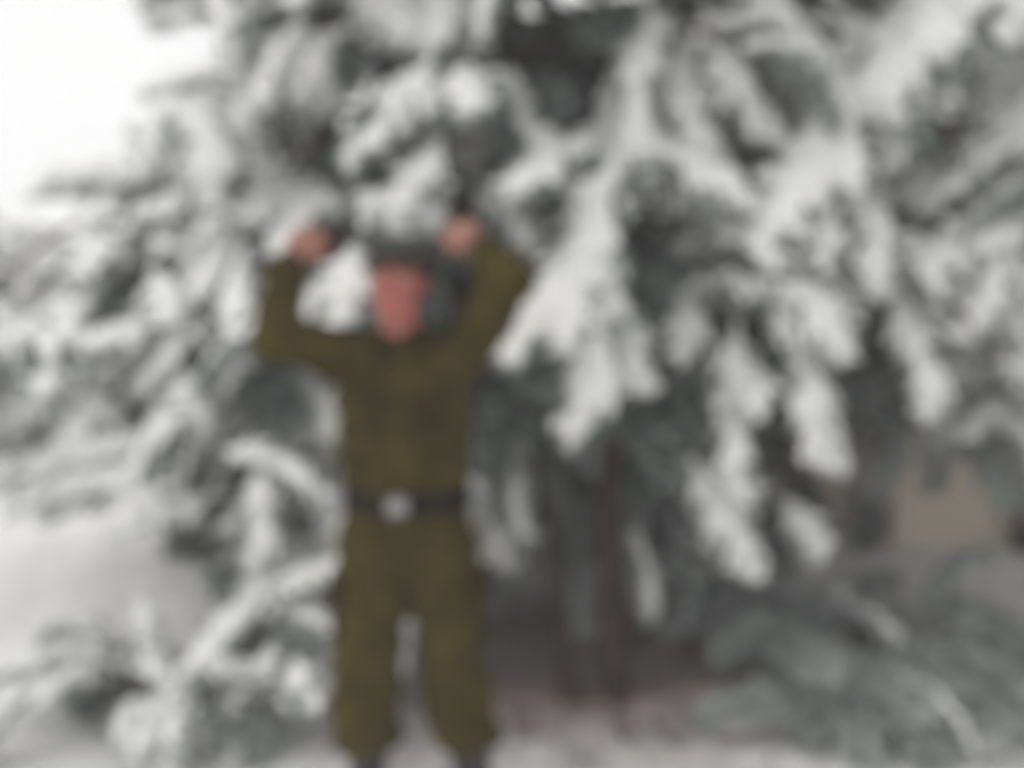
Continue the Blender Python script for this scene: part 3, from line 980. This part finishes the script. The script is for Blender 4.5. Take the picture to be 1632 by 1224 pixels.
    for zz, rr in ((-.046, .0042), (-.054, .0052)):
        V, F = loft(np.array([hd(-.027, -.083, zz + .008), hd(-.012, -.0950, zz), hd(.012, -.0950, zz), hd(.027, -.083, zz + .008)]), np.array([.002, rr, rr, .002]), ref=(0, -1, 0), seg=8, caps=2)
        link('lip', mesh_np('lip', V, F, [M['lip']]), root)
    # hair: a close cap and short strands growing out of it
    V, F = ball((0, 0, 0), (.0795, .0975, .0885), 40, 28)
    keep = []
    for f in F:
        c = V[list(f)].mean(axis=0) + A(0, .012, .030)
        line = .048 if c[1] < -.045 else (.048 + (c[1] + .045) * -1.15 if c[1] < .01 else -.048)
        if abs(c[0]) > .068 and -.03 < c[1] < .03: line = max(line, .006)
        if c[2] > line + .006 * math.sin(c[0] * 140): keep.append(f)
    used = sorted({i for f in keep for i in f}); mp = {v: i for i, v in enumerate(used)}
    VV = V[used]; FF = [tuple(mp[i] for i in f) for f in keep]
    VV = noise_disp(VV, FF, .005, 40, 2)
    Vw = (VV + A(0, .012, .030)) @ Rm.T * HS + hc
    sv, sf = [], []
    rr = np.random.default_rng(4)
    for k in range(4200):
        f = FF[rr.integers(len(FF))]
        w = rr.dirichlet(np.ones(len(f)))
        p = (VV[list(f)] * w[:, None]).sum(0)
        nrm = p / np.linalg.norm(p)
        d = nrm * .6 + A(.35, -.45, .15) + rr.normal(0, .22, 3); d /= np.linalg.norm(d)
        sdv = np.cross(d, rr.normal(0, 1, 3)); sdv /= np.linalg.norm(sdv)
        L = rr.uniform(.010, .024)
        for q in (p - sdv * .0006, p + sdv * .0006, p + d * L):
            sv.append(Rm @ (q + A(0, .012, .030)) * HS + hc)
        sf.append((3 * k, 3 * k + 1, 3 * k + 2))
    n0 = len(Vw)
    V = np.vstack([Vw, np.array(sv)])
    link('hair', mesh_np('hair', V, FF + [tuple(i + n0 for i in f) for f in sf], [M['hair']]), root)

    # soft field cap: crown, band and a short visor
    s = Soup()
    for c, rr_ in (((0, .010, .075), (.094, .108, .044)), ((0, .014, .098), (.082, .096, .034))):
        s.add(*hball(c, rr_, seg=28, ring=14))
    V, F = remesh(*s.arrays(), 0.006, 3)
    V = noise_disp(V, F, .006, 20, 2)
    cap = link('cap', mesh_np('cap', V, F, [M['cap']]), root)
    V, F = loft(np.array([hd(-.070, -.066, .060), hd(-.036, -.112, .054), hd(0, -.126, .052), hd(.036, -.112, .054), hd(.070, -.066, .060)]),
                np.array([(.004, .010), (.005, .024), (.005, .030), (.005, .024), (.004, .010)]), ref=(0, -1, .1), seg=12, caps=2)
    link('visor', mesh_np('visor', V, F, [M['cap']]), cap)

    # --- shirt
    s = Soup()
    s.add(*limb([A(0, .02, 1.050), A(0, .018, 1.078), A(0, .015, 1.12), A(0, .015, 1.20), chest, A(-.004, .02, 1.40), A(-.006, .02, 1.435)],
                [(.166, .118), (.184, .132), (.186, .134), (.180, .130), (.186, .132), (.165, .105), (.118, .078)], seg=30))
    s.add(*limb([A(-.010, .024, 1.42), A(-.010, .016, 1.492)], [(.082, .074), (.071, .068)]))
    for sh_, el, wr in ((shR, elR, wrR), (shL, elL, wrL)):
        s.add(*limb([sh_ * .55 + chest * .45 + A(0, 0, .05), sh_, (sh_ + el) / 2, el], [.080, .080, .073, .065]))
        s.add(*limb([el, el * .6 + wr * .4, el * .12 + wr * .88], [.065, .062, .046]))
    V, F = remesh(*s.arrays(), 0.0065, 5)

    def fold(V):
        z = V[:, 2]
        a = 0.016 + 0.008 * np.exp(-((z - 1.10) / .06) ** 2) + 0.004 * np.exp(-((np.abs(V[:, 0]) - .22) / .08) ** 2)
        return a
    V = noise_disp(V, F, fold, 7.5, 2, stretch=(1.0, 1.0, 2.2), off=4.0)
    V = noise_disp(V, F, 0.0045, 22, 2, stretch=(0.6, 1, 1.8), off=9.0)
    shirt = link('shirt', mesh_np('shirt', V, F, [M['olive']]), root)

    def patch(name, cx, cz, w, h, y0, th, parent, mtl='olive_strap', bulge=.012):
        """padded cloth patch wrapped on the round front"""
        n = 9
        Vt, Ft = [], []
        for lay in (0, 1):
            for i in range(n):
                for j in range(n):
                    u, v = i / (n - 1) * 2 - 1, j / (n - 1) * 2 - 1
                    x, z = cx + u * w, cz + v * h
                    e = (1 - u ** 4) * (1 - v ** 4)
                    y = y0 + .55 * x * x / .186 - lay * (th * e + .001)
                    Vt.append((x, y, z))
        for lay in (0, 1):
            for i in range(n - 1):
                for j in range(n - 1):
                    a = lay * n * n + i * n + j
                    Ft.append((a, a + 1, a + n + 1, a + n) if lay == 0 else (a, a + n, a + n + 1, a + 1))
        return link(name, mesh_np(name, np.array(Vt), Ft, [M[mtl]]), parent)
    for sg in (-1, 1):
        pk = patch('chest_pocket', sg * .085, 1.27, .056, .060, -.113, .016, shirt)
        patch('pocket_flap', sg * .085, 1.325, .058, .020, -.122, .014, pk)
        Vb, Fb = ball((sg * .085, -.118, 1.318), (.007, .004, .007), 12, 8)
        link('button', mesh_np('button', Vb, Fb, [M['button']]), pk)
    for zz in (1.10, 1.19, 1.28, 1.36):
        Vb, Fb = ball((0, -.122 if zz < 1.33 else -.112, zz), (.0065, .004, .0065), 12, 8)
        link('button', mesh_np('button', Vb, Fb, [M['button']]), shirt)
    # collar points, shoulder straps, cuffs
    for sg in (-1, 1):
        V, F = loft(np.array([A(-.010 + sg * .066, .045, 1.492), A(-.010 + sg * .068, -.005, 1.485), A(-.008 + sg * .050, -.055, 1.455), A(-.006 + sg * .040, -.082, 1.405)]),
                    np.array([(.006, .020), (.007, .024), (.007, .028), (.005, .010)]), ref=(sg * .3, -.25, 1), seg=12, caps=2)
        link('collar', mesh_np('collar', V, F, [M['olive_strap']]), shirt)
        a = A(-.006 + sg * .085, .02, 1.500); b_ = A(-.004 + sg * .165, .015, 1.508)
        V, F = loft(np.array([a, (a + b_) / 2 + A(0, 0, .004), b_]), np.array([(.022, .004), (.024, .004), (.024, .004)]), ref=(0, 0, 1), seg=12, caps=2)
        link('shoulder_strap', mesh_np('shoulder_strap', V, F, [M['olive_strap']]), shirt)
    for el, wr in ((elR, wrR), (elL, wrL)):
        V, F = loft(np.array([el * .22 + wr * .78, el * .02 + wr * .98]), np.array([.049, .044]), seg=20, caps=2)
        link('cuff', mesh_np('cuff', V, F, [M['olive_strap']]), shirt)

    # --- trousers
    s = Soup()
    s.add(*limb([A(0, .02, 1.03), A(0, .022, .97), A(0, .022, .88)], [(.158, .112), (.176, .124), (.165, .118)], seg=28))
    for hp, kn, an in ((hpR, knR, anR), (hpL, knL, anL)):
        s.add(*limb([hp + A(0, 0, .02), hp * .5 + kn * .5, kn, kn * .75 + an * .25, kn * .45 + an * .55, kn * .30 + an * .70], [(.104, .114), (.102, .110), (.095, .102), (.094, .101), (.094, .100), (.094, .100)], seg=24))
    V, F = remesh(*s.arrays(), 0.0065, 4)

    def foldt(V):
        z = V[:, 2]
        return 0.016 + 0.006 * np.exp(-((z - .50) / .10) ** 2) + 0.008 * np.exp(-((z - .35) / .06) ** 2)
    V = noise_disp(V, F, foldt, 7, 2, stretch=(1.0, 1.0, 1.7), off=14.0)
    V = noise_disp(V, F, 0.005, 20, 2, stretch=(0.7, 1, 1.6), off=19.0)
    V[:, 2] = np.maximum(V[:, 2], 0.318)                             # the hem
    tr = link('trousers', mesh_np('trousers', V, F, [M['olive']]), root)
    for sg, hp, kn in ((-1, hpR, knR), (1, hpL, knL)):
        c = hp * .42 + kn * .58 + A(sg * .090, .0, .03)
        s = Soup()
        s.add(*loft(np.array([c + A(0, 0, -.09), c + A(0, 0, -.05), c + A(0, 0, .05), c + A(0, 0, .085)]), np.array([(.014, .060), (.020, .074), (.018, .074), (.012, .066)]), seg=18))
        V, F = remesh(*s.arrays(), 0.006, 2)
        V = noise_disp(V, F, .007, 18, 2)
        cp = link('cargo_pocket', mesh_np('cargo_pocket', V, F, [M['olive_strap']]), tr)
        V, F = loft(np.array([c + A(sg * .004, 0, .055), c + A(sg * .003, 0, .100)]), np.array([(.028, .078), (.020, .074)]), seg=18, caps=2)
        link('pocket_flap', mesh_np('pocket_flap', V, F, [M['olive_strap']]), cp)

    # --- belt with a bright buckle
    th = np.linspace(0, 2 * math.pi, 48, endpoint=False)
    Vt, Ft = [], []
    for z, g in ((1.004, .000), (1.006, .008), (1.062, .008), (1.064, .000)):
        for a in th: Vt.append(((.172 + g) * math.cos(a), .02 + (.124 + g) * math.sin(a), z))
    for i in range(3):
        for j in range(48): Ft.append((i * 48 + j, i * 48 + (j + 1) % 48, (i + 1) * 48 + (j + 1) % 48, (i + 1) * 48 + j))
    belt = link('belt', mesh_np('belt', np.array(Vt), Ft, [M['belt']]), root)
    s = Soup()
    for c, hh in (((-.012, -.117, 1.053), (.026, .005, .004)), ((-.012, -.117, 1.015), (.026, .005, .004)), ((-.036, -.117, 1.034), (.004, .005, .0185)),
                  ((.012, -.117, 1.034), (.004, .005, .0185)), ((-.012, -.1155, 1.034), (.020, .003, .0145))):
        s.add(*box(c, hh))
    link('buckle', mesh_np('buckle', *s.arrays(), [M['metal']], smooth=False), belt)
    for x in (-.10, .09):
        s = Soup(); s.add(*box((x, .02 - .132 * math.sqrt(1 - (x / .178) ** 2) - .002, 1.034), (.008, .004, .030)))
        link('belt_loop', mesh_np('belt_loop', *s.arrays(), [M['olive_strap']], smooth=False), belt)

    # --- boots
    for sg, kn, an in ((-1, knR, anR), (1, knL, anL)):
        g = ground_z(root.location.x + an[0], root.location.y + an[1])
        s = Soup()
        top = kn * .56 + an * .44
        s.add(*limb([top, an * .8 + kn * .2, an], [(.060, .062), (.054, .058), (.048, .054)]))
        s.add(*loft(np.array([an + A(0, .045, -.040), an + A(0, -.03, -.030), an + A(0, -.10, -.048), an + A(sg * .008, -.165, -.055)]),
                    np.array([(.042, .045), (.046, .050), (.052, .040), (.044, .032)]), ref=(0, 0, 1), seg=18))
        V, F = remesh(*s.arrays(), 0.006, 3)
        V = noise_disp(V, F, .003, 22, 2)
        V[:, 2] = np.maximum(V[:, 2], g + .018)
        bt = link('boot', mesh_np('boot', V, F, [M['leather']]), root)
        V, F = loft(np.array([an + A(0, .075, 0), an + A(0, -.03, 0), an + A(sg * .006, -.10, 0), an + A(sg * .01, -.19, 0)]), np.array([(.040, .012), (.040, .012), (.055, .012), (.036, .012)]), ref=(0, 0, 1), seg=16, caps=2)
        V[:, 2] += g + .012 - an[2]
        link('sole', mesh_np('sole', V, F, [M['belt']]), bt)
    return root


person()


# ------------------------------------------------------------------ misty winter air round everything
def haze():
    m = bpy.data.materials.new('winter_air')
    m.use_nodes = True
    nt = m.node_tree
    nt.nodes.clear()
    o = nt.nodes.new('ShaderNodeOutputMaterial')
    v = nt.nodes.new('ShaderNodeVolumePrincipled')
    v.inputs['Color'].default_value = (0.95, 0.92, 0.945, 1)
    v.inputs['Density'].default_value = 0.012
    nt.links.new(v.outputs['Volume'], o.inputs['Volume'])
    V, F = box((-3, 15, 4.2), (32, 22, 5.4))
    tag(link('haze', mesh_np('haze', V, F, [m], smooth=False)), 'pale misty winter air between the trees', kind='stuff')


haze()
